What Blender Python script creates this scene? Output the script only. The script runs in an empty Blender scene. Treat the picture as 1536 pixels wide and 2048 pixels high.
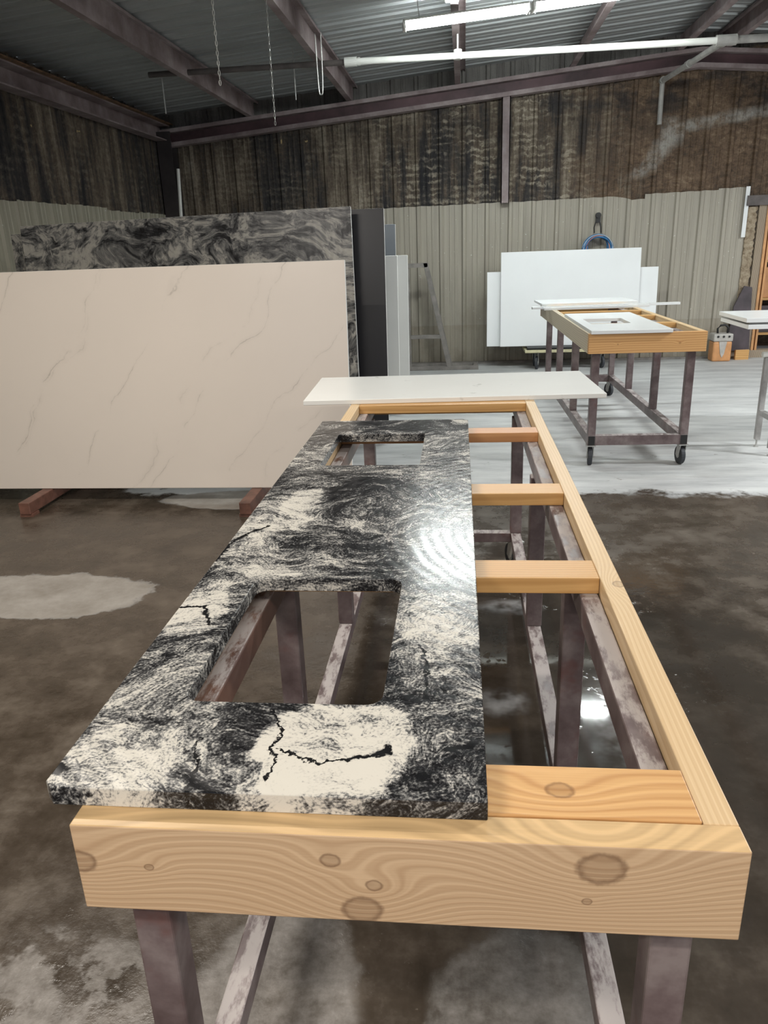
import bpy, bmesh, math, random
from mathutils import Vector, Matrix
random.seed(7)
C = bpy.context.scene.collection
sin, cos, PI = math.sin, math.cos, math.pi

# ------------------------------------------------------------------ node helper
class NT:
    def __init__(s, name):
        s.m = bpy.data.materials.new(name); s.m.use_nodes = True
        s.t = s.m.node_tree; s.t.nodes.clear()
        s.out = s.t.nodes.new('ShaderNodeOutputMaterial')
    def put(s, sock, v):
        if isinstance(v, bpy.types.NodeSocket): s.t.links.new(v, sock)
        elif v is not None:
            if sock.type == 'RGBA' and len(v) == 3: v = (*v, 1)
            sock.default_value = v
    def n(s, typ, ins=None, out=0, **props):
        nd = s.t.nodes.new('ShaderNode' + typ)
        for k, v in props.items(): setattr(nd, k, v)
        for k, v in (ins or {}).items(): s.put(nd.inputs[k], v)
        return nd.outputs[out]
    def obj(s): return s.n('TexCoord', out=3)
    def pos(s): return s.n('NewGeometry', out=0)
    def math(s, op, a, b=None, c=None, clamp=False):
        nd = s.t.nodes.new('ShaderNodeMath'); nd.operation = op; nd.use_clamp = clamp
        for i, v in enumerate((a, b, c)):
            if v is not None: s.put(nd.inputs[i], v)
        return nd.outputs[0]
    def vm(s, op, a, b=None, out=0):
        nd = s.t.nodes.new('ShaderNodeVectorMath'); nd.operation = op
        s.put(nd.inputs[0], a)
        if b is not None: s.put(nd.inputs[1], b)
        return nd.outputs[out]
    def scale(s, v, k):
        nd = s.t.nodes.new('ShaderNodeVectorMath'); nd.operation = 'SCALE'
        s.put(nd.inputs[0], v); s.put(nd.inputs['Scale'], k); return nd.outputs[0]
    def noise(s, v, sc=5, det=3, rough=.5, dist=0, out=0):
        return s.n('TexNoise', {'Vector': v, 'Scale': sc, 'Detail': det, 'Roughness': rough, 'Distortion': dist}, out=out)
    def ramp(s, f, stops, interp='LINEAR', out=0):
        nd = s.t.nodes.new('ShaderNodeValToRGB'); nd.color_ramp.interpolation = interp
        e = nd.color_ramp.elements
        while len(e) < len(stops): e.new(.5)
        for i, (p, c) in enumerate(stops):
            e[i].position = p
            e[i].color = (*c, 1) if hasattr(c, '__len__') else (c, c, c, 1)
        s.put(nd.inputs[0], f); return nd.outputs[out]
    def mix(s, f, a, b, mode='MIX'):
        nd = s.t.nodes.new('ShaderNodeMix'); nd.data_type = 'RGBA'; nd.blend_type = mode; nd.clamp_factor = True
        s.put(nd.inputs[0], f); s.put(nd.inputs[6], a); s.put(nd.inputs[7], b); return nd.outputs[2]
    def sep(s, v):
        nd = s.t.nodes.new('ShaderNodeSeparateXYZ'); s.put(nd.inputs[0], v); return nd.outputs
    def comb(s, x, y, z=0.0):
        nd = s.t.nodes.new('ShaderNodeCombineXYZ')
        for i, v in enumerate((x, y, z)): s.put(nd.inputs[i], v)
        return nd.outputs[0]
    def sstep(s, v, a, b):
        nd = s.t.nodes.new('ShaderNodeMapRange'); nd.interpolation_type = 'SMOOTHSTEP'
        s.put(nd.inputs[0], v); nd.inputs[1].default_value = a; nd.inputs[2].default_value = b
        return nd.outputs[0]
    def bump(s, h, strength=.3, dist=.01):
        return s.n('Bump', {'Height': h, 'Strength': strength, 'Distance': dist})
    def bsdf(s, color, rough=.5, metal=0.0, normal=None, spec=.5, coat=None, coat_rough=.1):
        nd = s.t.nodes.new('ShaderNodeBsdfPrincipled')
        s.put(nd.inputs['Base Color'], color); s.put(nd.inputs['Roughness'], rough); s.put(nd.inputs['Metallic'], metal)
        s.put(nd.inputs['Specular IOR Level'], spec)
        if normal is not None: s.put(nd.inputs['Normal'], normal)
        if coat is not None:
            s.put(nd.inputs['Coat Weight'], coat); s.put(nd.inputs['Coat Roughness'], coat_rough)
        s.t.links.new(nd.outputs[0], s.out.inputs[0]); return s.m

# ------------------------------------------------------------------ materials
def plain(name, col, rough=.5, metal=0.0, var=.12, scale=9, bump=0.0):
    t = NT(name); p = t.obj()
    f = t.noise(p, scale, 4, .6)
    lo = tuple(c * (1 - var) for c in col); hi = tuple(min(1, c * (1 + var)) for c in col)
    c = t.ramp(f, [(.3, lo), (.7, hi)])
    nm = t.bump(t.noise(p, scale * 8, 3), bump, .003) if bump else None
    return t.bsdf(c, rough, metal, nm)

def wood(name, light, dark, axis='x', knots=(), freq=70, plane='z', rough=.45, contrast=1.0, seed=0.0, top=None):
    """pine: growth lines along the board, bulging around the knots. knots: (along, across, radius)"""
    t = NT(name); p = t.vm('ADD', t.obj(), (seed, 0, 0) if axis == 'x' else (0, seed, 0))
    x, y, z = t.sep(t.obj())
    along = x if axis == 'x' else y
    across = {'x': y, 'z': z}[plane] if axis == 'x' else (x if plane == 'x' else z)
    other = z if (axis == 'x' and plane == 'x') else (y if axis == 'x' else (z if plane == 'x' else x))
    pal = t.comb(t.math('MULTIPLY', along, 1.0), t.math('MULTIPLY', across, 6.0), t.math('MULTIPLY', other, 6.0))
    pal = t.vm('ADD', pal, (seed * 3.1, seed, seed * 1.7))
    slow = t.noise(pal, 1.6, 2, .5)
    ph = t.math('ADD', across, t.math('MULTIPLY', t.math('SUBTRACT', slow, .5), .028))
    ph = t.math('ADD', ph, t.math('MULTIPLY', other, .4))
    kmask = None
    for (ka, kc, kr) in knots:
        da = t.math('DIVIDE', t.math('SUBTRACT', along, ka), 1.9)
        dc = t.math('SUBTRACT', across, kc)
        d = t.math('SQRT', t.math('ADD', t.math('MULTIPLY', da, da), t.math('MULTIPLY', dc, dc)))
        e = t.math('EXPONENT', t.math('MULTIPLY', t.math('POWER', t.math('DIVIDE', d, kr * 2.4), 2.0), -1.0))
        ph = t.math('ADD', ph, t.math('MULTIPLY', e, kr * 2.2))
        kd = t.math('DIVIDE', t.math('SQRT', t.math('ADD', t.math('MULTIPLY', t.math('MULTIPLY', da, 1.5), t.math('MULTIPLY', da, 1.5)), t.math('MULTIPLY', dc, dc))), kr)
        kd = t.math('ADD', kd, t.math('MULTIPLY', t.math('SUBTRACT', t.noise(p, 90, 2), .5), .3))
        km = t.math('SUBTRACT', 1.0, t.sstep(kd, .75, 1.05))
        rim = t.math('MULTIPLY', t.sstep(kd, .55, .9), km)
        km = t.math('ADD', t.math('MULTIPLY', km, .30), t.math('MULTIPLY', rim, .45))
        kmask = km if kmask is None else t.math('MAXIMUM', kmask, km)
    s1 = t.math('SINE', t.math('MULTIPLY', ph, freq * 6.283))
    s2 = t.math('SINE', t.math('MULTIPLY', ph, freq * 2.3 * 6.283))
    g = t.math('ADD', t.math('MULTIPLY', s1, .30), t.math('MULTIPLY', s2, .12))
    fib = t.noise(t.vm('MULTIPLY', pal, (4, 60, 60)), 1.0, 3, .6)
    g = t.math('ADD', t.math('ADD', g, .5), t.math('MULTIPLY', t.math('SUBTRACT', fib, .5), .55))
    big = t.noise(pal, .8, 2)
    g = t.math('ADD', g, t.math('MULTIPLY', t.math('SUBTRACT', big, .5), .7))
    md = tuple(l * (1 - .62 * contrast) + d * .62 * contrast for l, d in zip(light, dark))
    col = t.ramp(g, [(.1, light), (.55, tuple(.7 * l + .3 * d for l, d in zip(light, dark))), (.95, md)])
    if kmask is not None:
        col = t.mix(kmask, col, (dark[0] * .35, dark[1] * .3, dark[2] * .3))
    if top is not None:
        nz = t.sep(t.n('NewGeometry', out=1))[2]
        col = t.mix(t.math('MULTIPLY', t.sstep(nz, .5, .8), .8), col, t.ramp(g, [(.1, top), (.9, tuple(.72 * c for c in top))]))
    nm = t.bump(g, .15, .002)
    return t.bsdf(col, rough, 0, nm, .4)

PINE_L = (.63, .41, .205); PINE_D = (.36, .175, .06)
TAN_L = (.60, .425, .265); TAN_D = (.32, .18, .09)
FRONT_KNOTS = [(a, b + .76, c) for a, b, c in [(-.085, .100, .012), (-.03, .062, .010), (-.047, .02, .024), (.255, .105, .027), (.24, .052, .006), (-.33, .075, .006), (-.425, .08, .02)]]
M = {}
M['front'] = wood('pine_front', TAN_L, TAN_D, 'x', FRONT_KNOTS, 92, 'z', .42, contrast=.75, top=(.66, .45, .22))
M['board1'] = wood('pine_knotty', (.66, .40, .175), (.38, .17, .05), 'x', [(.215, 0, .017)], 48, 'x', .4, seed=3.0)
M['board'] = wood('pine_gold', (.62, .37, .145), (.33, .15, .04), 'x', (), 85, 'x', .42, .8, seed=5.0)
M['board_red'] = wood('pine_red', (.58, .30, .13), (.30, .11, .035), 'x', [(-.1, 0, .012)], 55, 'x', .42, seed=8.0)
M['rail'] = wood('pine_rail', (.66, .49, .29), (.42, .25, .11), 'y', [(-.85, 0.012, .014), (1.15, .015, .008)], 110, 'x', .45, .65, seed=2.0)
M['weathered'] = wood('pine_weathered', (.64, .57, .44), (.40, .32, .22), 'y', (), 60, 'z', .6, seed=1.0)
M['orange_pine'] = wood('pine_orange', (.72, .43, .18), (.42, .18, .06), 'x', [(.22, .90, .007), (-.2, .90, .005)], 60, 'z', .45, seed=4.0)
M['post_wood'] = wood('stud_grey', (.32, .26, .19), (.18, .13, .09), 'y', (), 40, 'x', .7)
M['stud_orange'] = plain('stud_orange', (.50, .26, .11), .6, 0, .25, 6)

def steel_paint(name='primed_steel', rust=False):
    """brown-purple primed steel, rust-red patches, stone dust lying on up-facing sides"""
    t = NT(name); p = t.pos()
    a = t.noise(p, 7, 5, .65)
    col = t.ramp(a, [(.32, (.085, .057, .057)), (.5, (.15, .112, .112)), (.66, (.23, .19, .185))])
    b = t.sstep(t.noise(t.vm('ADD', p, (5, 1, 2)), 4.5, 4, .7), .56, .68)
    col = t.mix(t.math('MULTIPLY', b, .55), col, (.13, .045, .036))
    if rust: col = t.mix(.8, col, t.ramp(t.noise(p, 6, 4, .6), [(.35, (.10, .045, .03)), (.55, (.20, .095, .06)), (.7, (.30, .15, .07))]))
    nz = t.sep(t.n('NewGeometry', out=1))[2]
    d = t.math('MULTIPLY', t.sstep(nz, .5, .9), t.sstep(t.noise(t.vm('MULTIPLY', p, (3, 1, 1)), 9, 5, .7), .40, .56))
    col = t.mix(t.math('MULTIPLY', d, .85), col, (.46, .42, .405))
    return t.bsdf(col, t.math('ADD', .38, t.math('MULTIPLY', d, .4)), 0, t.bump(a, .15, .003), .5)
M['steel'] = steel_paint()
M['rusty'] = steel_paint('rusty_steel', True)
def frame_steel():
    t = NT('structural_steel'); p = t.pos()
    a = t.noise(p, 3, 5, .65)
    col = t.ramp(a, [(.3, (.15, .11, .11)), (.5, (.25, .2, .2)), (.7, (.37, .315, .31))])
    return t.bsdf(col, .6, 0, None, .3)
M['frame_steel'] = frame_steel()

M['dark_steel'] = plain('dark_column_steel', (.035, .028, .028), .6, 0, .4, 3)  # near-black steel of the corner column
M['rust_edge'] = plain('rust_edge', (.17, .095, .05), .7, 0, .5, 9)
M['web'] = plain('shaded_red_web', (.085, .045, .05), .6, 0, .5, 2)  # recess shade of the rafter web put into its dark red
def granite(name, patches=(), scale=1.0, pale=1.0, rough=.16, dark=0.0, stretch=(1, 1, 1), fleck=1.0, seams=(), scores=(), gain=1.0):
    """salt-and-pepper granite: fine black and cream grains drawn out along curling bands"""
    t = NT(name); o = t.obj(); p = t.scale(t.vm('MULTIPLY', o, stretch), scale)
    half = (.5, .5, .5)
    def warp(v, sc, det, amp): return t.vm('ADD', v, t.scale(t.vm('SUBTRACT', t.noise(v, sc, det, .55, out=1), half), amp))
    W = warp(p, 1.7, 2, .62); W2 = warp(W, 5.0, 3, .20); W3 = warp(W2, 17, 2, .035)
    cen = lambda f, k: t.math('MULTIPLY', t.math('SUBTRACT', f, .5), k)
    broad = t.noise(W, 3.4, 3, .55)
    flow = t.noise(t.vm('MULTIPLY', W3, (2.6, 6.5, 5.0)), 3.0, 4, .6)
    lines = t.noise(t.vm('MULTIPLY', W3, (3.0, 13.0, 9.0)), 4.5, 3, .6)
    spk = t.noise(t.vm('MULTIPLY', W3, (1.0, 2.0, 1.5)), 105, 3, .7)
    spk2 = t.noise(o, 230, 2, .6)
    v = .5 - dark
    for f, k in ((broad, .75), (flow, 1.25 * gain), (lines, .75 * gain), (spk, 1.05 * fleck), (spk2, .85 * fleck)):
        v = t.math('ADD', cen(f, k), v)
    x, y, z = t.sep(o)
    n1 = t.noise(o, 13, 4, .62); n2 = t.noise(t.vm('ADD', o, (3, 3, 0)), 13, 4, .62)
    px = t.math('ADD', x, cen(n1, .10)); py = t.math('ADD', y, cen(n2, .10))
    for (cx, cy, rx, ry, amt) in patches:
        dx = t.math('POWER', t.math('ABSOLUTE', t.math('DIVIDE', t.math('SUBTRACT', px, cx), rx)), 3.5)
        dy = t.math('POWER', t.math('ABSOLUTE', t.math('DIVIDE', t.math('SUBTRACT', py, cy), ry)), 3.5)
        k = t.math('SUBTRACT', 1.0, t.sstep(t.math('ADD', dx, dy), .7, 1.35))
        v = t.math('ADD', v, t.math('MULTIPLY', k, amt))
    cream = (.61 * pale, .58 * pale, .515 * pale)
    col = t.ramp(v, [(.17, (.007, .007, .008)), (.33, (.030, .030, .032)), (.45, (.108, .107, .105)), (.57, (.26 * pale, .255 * pale, .243 * pale)), (.70, (.52 * pale, .495 * pale, .445 * pale)), (.88, cream)])
    wob = t.comb(cen(t.noise(o, 26, 4, .65), .05), cen(t.noise(t.vm('ADD', o, (5, 1, 0)), 26, 4, .65), .05))
    q = t.vm('ADD', o, wob); qx, qy, _ = t.sep(q)
    wn = t.math('ADD', .35, t.noise(o, 18, 3, .6))
    def seg(A, B, w, qx=qx, qy=qy):
        ax, ay = A; bx, by = B; L2 = max((bx - ax) ** 2 + (by - ay) ** 2, 1e-9)
        ux, uy = t.math('SUBTRACT', qx, ax), t.math('SUBTRACT', qy, ay)
        h = t.math('DIVIDE', t.math('ADD', t.math('MULTIPLY', ux, bx - ax), t.math('MULTIPLY', uy, by - ay)), L2, clamp=True)
        dx = t.math('SUBTRACT', ux, t.math('MULTIPLY', h, bx - ax)); dy = t.math('SUBTRACT', uy, t.math('MULTIPLY', h, by - ay))
        d = t.math('SQRT', t.math('ADD', t.math('MULTIPLY', dx, dx), t.math('MULTIPLY', dy, dy)))
        return t.math('DIVIDE', d, w)
    for pts, w in seams:
        for A, B in zip(pts, pts[1:]):
            k = t.math('SUBTRACT', 1.0, t.sstep(t.math('DIVIDE', seg(A, B, w), wn), .6, 1.25))
            col = t.mix(k, col, (.007, .007, .008))
    for A, B, w in scores:
        k = t.math('SUBTRACT', 1.0, t.sstep(seg(A, B, w, x, y), .6, 1.2))
        col = t.mix(t.math('MULTIPLY', k, .55), col, (.6, .6, .58))
    arcs = t.n('TexWave', {'Vector': t.vm('SUBTRACT', o, (.42, 1.0, 0)), 'Scale': 11.0, 'Distortion': 2.5, 'Detail': 4.0}, out=1, wave_type='RINGS', rings_direction='Z')
    rr = t.math('ADD', rough, t.math('MULTIPLY', arcs, .10))
    return t.bsdf(col, rr, 0, t.bump(arcs, .03, .002), .33)
GR_PATCH = [(-.095, .135, .105, .10, .36), (-.40, .10, .085, .075, .20), (-.245, .13, .035, .12, -.20), (.035, .18, .05, .15, -.05), (.05, .53, .07, .11, .16), (-.44, .55, .06, .09, .26),
            (-.19, .86, .13, .13, -.10), (-.36, 1.18, .05, .17, .20), (-.20, 1.30, .10, .22, -.13), (-.2, 2.16, .35, .10, -.16), (.088, 2.22, .04, .04, .35), (-.44, .95, .05, .14, .10)]
GR_SEAMS = [([(-.207, .231), (-.181, .162), (-.185, .127), (-.176, .064)], .0032), ([(-.175, .131), (-.111, .098), (-.071, .11)], .0028), ([(-.071, .11), (-.018, .135)], .0060),
            ([(.07, .137), (.095, .145)], .010), ([(.01, .433), (.028, .334), (.027, .261)], .0035), ([(-.476, .574), (-.43, .576), (-.392, .498)], .0055),
            ([(-.483, .813), (-.471, .939), (-.409, 1.045)], .006), ([(-.48, .081), (-.467, .07)], .012), ([(-.279, .039), (-.282, .09), (-.298, .146)], .003), ([(-.14, .95), (-.11, .97)], .009)]
M['granite'] = granite('veined_granite', GR_PATCH, dark=.055, rough=.15, seams=GR_SEAMS, scores=[((-.478, .485), (.1165, .487), .0012), ((-.05, 1.842), (.1165, 1.836), .0014)])
M['granite_slab'] = granite('grey_swirled_granite', (), .60, .72, .22, -.05, (1, 1, 1.3), .3, gain=1.25)

def quartz(name, base, vein, rough=.22):
    """cream quartz with thin broken grey veins running up to the right"""
    t = NT(name); p = t.obj(); x, y, z = t.sep(p)
    a = math.radians(54)
    c = t.math('SUBTRACT', t.math('MULTIPLY', x, math.sin(a)), t.math('MULTIPLY', z, math.cos(a)))
    l = t.math('ADD', t.math('MULTIPLY', x, math.cos(a)), t.math('MULTIPLY', z, math.sin(a)))
    f = None
    for sp, off, amp in ((.47, .1, .5), (.83, .37, .3)):
        cc = t.math('ADD', t.math('ADD', c, off), t.math('MULTIPLY', t.math('SUBTRACT', t.noise(p, 1.5, 2, .5), .5), .55))
        cc = t.math('ADD', cc, t.math('MULTIPLY', t.math('SUBTRACT', t.noise(p, 9, 4, .6), .5), .06))
        fr = t.math('MULTIPLY', t.math('ABSOLUTE', t.math('SUBTRACT', t.math('FRACT', t.math('DIVIDE', cc, sp)), .5)), sp)
        q = t.comb(t.math('MULTIPLY', c, 2.0), t.math('MULTIPLY', l, 2.6), off)
        brk = t.sstep(t.noise(q, 1.6, 4, .65), .42, .68)
        k = t.math('MULTIPLY', t.math('MULTIPLY', t.math('SUBTRACT', 1.0, t.sstep(fr, .0008, .0055)), brk), amp)
        k2 = t.math('MULTIPLY', t.math('MULTIPLY', t.math('SUBTRACT', 1.0, t.sstep(fr, 0, .03)), brk), .10)
        k = t.math('MAXIMUM', k, k2); f = k if f is None else t.math('MAXIMUM', f, k)
    c0 = t.ramp(t.noise(p, 1.3, 3), [(.3, tuple(v * .96 for v in base)), (.7, base)])
    return t.bsdf(t.mix(f, c0, vein), rough, 0, None, .5)
M['cream_quartz'] = quartz('cream_veined_quartz', (.72, .65, .58), (.27, .24, .21))
def white_board(name, col, rough, smudge=0.0, smcol=(.4, .4, .37)):
    t = NT(name); p = t.obj()
    c = t.ramp(t.noise(p, 3, 3), [(.3, tuple(v * .97 for v in col)), (.7, col)])
    if smudge:
        m = t.sstep(t.noise(p, 11, 3, .6), .66, .74)
        c = t.mix(t.math('MULTIPLY', m, smudge), c, smcol)
    return t.bsdf(c, rough, 0, None, .5)
M['white_quartz'] = white_board('white_quartz', (.78, .78, .75), .25, .5)
M['white'] = white_board('bright_white_panel', (.80, .82, .82), .2)
M['white2'] = white_board('grey_white_slab', (.76, .76, .73), .3)
M['black_slab'] = white_board('black_polished_slab', (.010, .010, .014), .35)
M['raw_edge'] = white_board('sawn_pale_edge', (.74, .73, .70), .6)
M['blue_slab'] = white_board('blue_grey_slab', (.11, .13, .15), .3)
M['alu'] = plain('grey_metal', (.42, .41, .40), .5, .3, .2, 12)
M['rack'] = plain('rack_steel', (.19, .175, .16), .6, 0, .3, 8)
M['rackred'] = plain('red_primed_rail', (.15, .07, .05), .5, 0, .4, 12)
M['pvc'] = plain('white_pipe', (.72, .72, .68), .4, 0, .05)
M['pipe_dark'] = plain('dark_pipe', (.10, .085, .08), .6, 0, .3)
M['pipe_grey'] = plain('grey_pipe', (.34, .33, .31), .5, 0, .2)
M['chain'] = plain('chain_steel', (.55, .55, .52), .4, .6, .2)
M['rubber'] = plain('dark_rubber', (.035, .038, .045), .6, 0, .3)
M['zinc'] = plain('zinc_plate', (.50, .50, .48), .4, .6, .2)
M['blackpl'] = plain('black_plastic', (.012, .012, .012), .5, 0, .2)
M['hose_blue'] = plain('blue_hose', (.03, .16, .36), .35, 0, .35, 20)
M['hose_pale'] = plain('pale_hose', (.38, .48, .58), .35, 0, .2)
M['hose_red'] = plain('red_hose', (.45, .18, .12), .4, 0, .2)
M['yellow'] = plain('yellowed_deck', (.52, .48, .30), .6, 0, .2)
M['orange'] = plain('orange_shell', (.55, .27, .11), .5, 0, .15)
M['greycap'] = plain('grey_cap', (.42, .40, .37), .5, 0, .2)
M['purple_sheet'] = plain('dark_violet_sheet', (.055, .042, .048), .5, 0, .4, 5)
M['lamp_white'] = plain('lamp_housing', (.75, .74, .70), .4, 0, .05)
M['jbox'] = plain('ivory_box', (.72, .66, .58), .4, 0, .04)
def emit(name, col, st):
    t = NT(name); e = t.n('Emission', {'Color': col, 'Strength': st}); t.t.links.new(e, t.out.inputs[0]); return t.m
M['tube'] = emit('lit_tube', (.93, 1.0, .985), 95)

def liner(name, col):
    t = NT(name); p = t.pos()
    st = t.noise(t.vm('MULTIPLY', p, (14, 14, .5)), 1.0, 4, .6)
    c = t.ramp(st, [(.3, tuple(v * .82 for v in col)), (.7, tuple(v * 1.1 for v in col))])
    z = t.sep(p)[2]
    dirt = t.math('MULTIPLY', t.sstep(t.noise(p, 2.4, 5, .65), .45, .7), t.math('SUBTRACT', 1.0, t.sstep(z, .1, 1.3)))
    c = t.mix(t.math('MULTIPLY', dirt, .55), c, (.16, .13, .095))
    fl = t.sstep(t.noise(p, 34, 2, .5), .73, .76)
    c = t.mix(t.math('MULTIPLY', fl, .6), c, (.7, .7, .66))
    return t.bsdf(c, .42, 0, None, .4)
M['liner'] = liner('tan_liner_sheet', (.35, .322, .265))
M['liner_left'] = liner('tan_liner_sheet_side', (.34, .32, .25))
M['liner_base'] = liner('tan_curb_sheet', (.30, .27, .215))

def insulation(name):
    """sooty torn insulation facing: brown, black and pale wrinkles between the ribs"""
    t = NT(name); p = t.pos(); x, y, z = t.sep(p)
    u = t.math('ADD', x, y)
    q = t.comb(u, 0.0, z)
    big = t.noise(t.vm('MULTIPLY', q, (1, 1, .55)), .9, 4, .6)
    streak = t.noise(t.vm('MULTIPLY', q, (7, 1, .8)), 1.0, 4, .65)
    wv = t.n('TexWave', {'Vector': t.vm('ADD', q, t.scale(t.vm('SUBTRACT', t.noise(q, 6, 3, .6, out=1), (.5, .5, .5)), .16)), 'Scale': 3.6, 'Distortion': 5.0, 'Detail': 4.0, 'Detail Scale': 2.5, 'Detail Roughness': .7}, out=1, bands_direction='Z')
    wr = t.math('ADD', t.math('MULTIPLY', wv, .20), t.math('MULTIPLY', t.noise(t.vm('MULTIPLY', q, (8.0, 1, 13.0)), 1.0, 6, .78, 1.6), .82))
    fine = t.noise(q, 28, 4, .7)
    v = t.math('ADD', t.math('MULTIPLY', t.math('SUBTRACT', streak, .5), 1.3), t.math('MULTIPLY', t.math('SUBTRACT', big, .5), 1.2))
    v = t.math('ADD', t.math('ADD', v, .5), t.math('MULTIPLY', t.math('SUBTRACT', fine, .5), .5))
    col = t.ramp(v, [(.22, (.016, .016, .019)), (.40, (.046, .040, .037)), (.55, (.105, .080, .058)), (.70, (.19, .155, .115)), (.86, (.33, .29, .23))])
    # pale wrinkled facing is strongest in the middle of the back wall
    cx = t.math('DIVIDE', t.math('SUBTRACT', u, 11.6), 1.9)
    env = t.math('EXPONENT', t.math('MULTIPLY', t.math('MULTIPLY', cx, cx), -1.0))
    pl = t.math('MULTIPLY', t.math('MULTIPLY', t.sstep(wr, .48, .66), t.sstep(t.noise(q, 2.2, 4, .65), .38, .60)), t.math('MULTIPLY', t.sstep(streak, .36, .56), t.math('ADD', .22, t.math('MULTIPLY', env, .75))))
    col = t.mix(pl, col, (.46, .41, .32))
    br = t.sstep(t.math('ADD', u, t.math('MULTIPLY', t.math('SUBTRACT', t.noise(q, 1.1, 4, .6), .5), 2.6)), 12.0, 13.3)
    fib = t.math('ADD', t.math('MULTIPLY', t.noise(t.vm('MULTIPLY', q, (1, 1, 1.5)), 13, 5, .78, .8), .62), t.math('MULTIPLY', t.noise(q, 1.6, 4, .6), .42))
    fcol = t.ramp(fib, [(.36, (.035, .026, .02)), (.48, (.105, .068, .042)), (.58, (.19, .125, .078)), (.68, (.32, .25, .17))])
    col = t.mix(t.math('MULTIPLY', br, t.math('SUBTRACT', .92, t.math('MULTIPLY', t.sstep(streak, .55, .7), .4))), col, fcol)
    soot = t.math('MULTIPLY', t.sstep(t.noise(t.vm('MULTIPLY', q, (1, 1, 1.6)), 1.5, 4, .65), .45, .62), t.sstep(z, 2.75, 3.25))
    col = t.mix(t.math('MULTIPLY', soot, .8), col, (.022, .020, .022))
    # a pale scrape curling down on the right
    wob = t.math('MULTIPLY', t.math('SUBTRACT', t.noise(q, 4, 3), .5), .25)
    cu = t.math('ADD', t.math('ADD', 12.95, t.math('MULTIPLY', t.math('SINE', t.math('MULTIPLY', t.math('SUBTRACT', z, 2.2), 2.2)), .55)), wob)
    l1 = t.math('SUBTRACT', 1.0, t.sstep(t.math('ABSOLUTE', t.math('SUBTRACT', u, cu)), .04, .19))
    l1 = t.math('MULTIPLY', l1, t.math('MULTIPLY', t.sstep(z, 2.25, 2.45), t.math('SUBTRACT', 1.0, t.sstep(z, 2.95, 3.05))))
    cz = t.math('ADD', t.math('ADD', 2.86, t.math('MULTIPLY', t.math('SUBTRACT', u, 13.4), .14)), t.math('MULTIPLY', wob, .5))
    l2 = t.math('SUBTRACT', 1.0, t.sstep(t.math('ABSOLUTE', t.math('SUBTRACT', z, cz)), .02, .10))
    l2 = t.math('MULTIPLY', l2, t.sstep(u, 13.3, 13.6))
    l = t.math('MULTIPLY', t.math('MAXIMUM', l1, l2), t.math('MULTIPLY', t.sstep(t.noise(q, 5, 5, .75), .33, .60), t.math('ADD', .45, t.math('MULTIPLY', t.sstep(fine, .3, .65), .25))))
    col = t.mix(l, col, (.50, .49, .45))
    # bits of torn yellow fibre
    tf = t.math('MULTIPLY', t.sstep(t.noise(q, 5.5, 3, .5), .72, .745), t.sstep(z, 2.3, 2.5))
    col = t.mix(tf, col, (.52, .40, .20))
    # bare sheet above the rafter line
    zr = t.math('SUBTRACT', z, t.math('ADD', 3.17, t.math('MULTIPLY', t.math('ADD', x, 3.9), .083)))
    up = t.math('MULTIPLY', t.sstep(zr, -.08, .0), t.sstep(y, 10.0, 10.5))
    col = t.mix(up, col, t.ramp(streak, [(.3, (.10, .09, .085)), (.7, (.24, .23, .21))]))
    h = t.math('ADD', t.math('MULTIPLY', wr, .7), t.math('MULTIPLY', fine, .4))
    return t.bsdf(col, .55, 0, t.bump(h, .8, .03), .35)
M['insul'] = insulation('sooty_insulation')
def burlap():
    t = NT('torn_insulation_edge'); p = t.obj()
    f = t.noise(p, 14, 5, .7)
    c = t.ramp(f, [(.3, (.12, .075, .04)), (.5, (.30, .24, .165)), (.7, (.45, .38, .28))])
    return t.bsdf(c, .9, 0, t.bump(f, .8, .03))
M['burlap'] = burlap()

def roof_mat():
    t = NT('roof_sheet'); p = t.pos()
    f = t.noise(t.vm('MULTIPLY', p, (.6, 3, 1)), 2.0, 4, .6)
    c = t.ramp(f, [(.3, (.36, .38, .385)), (.7, (.44, .46, .46))])
    return t.bsdf(c, .38, .35, None, .5)
M['roof'] = roof_mat()

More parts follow.
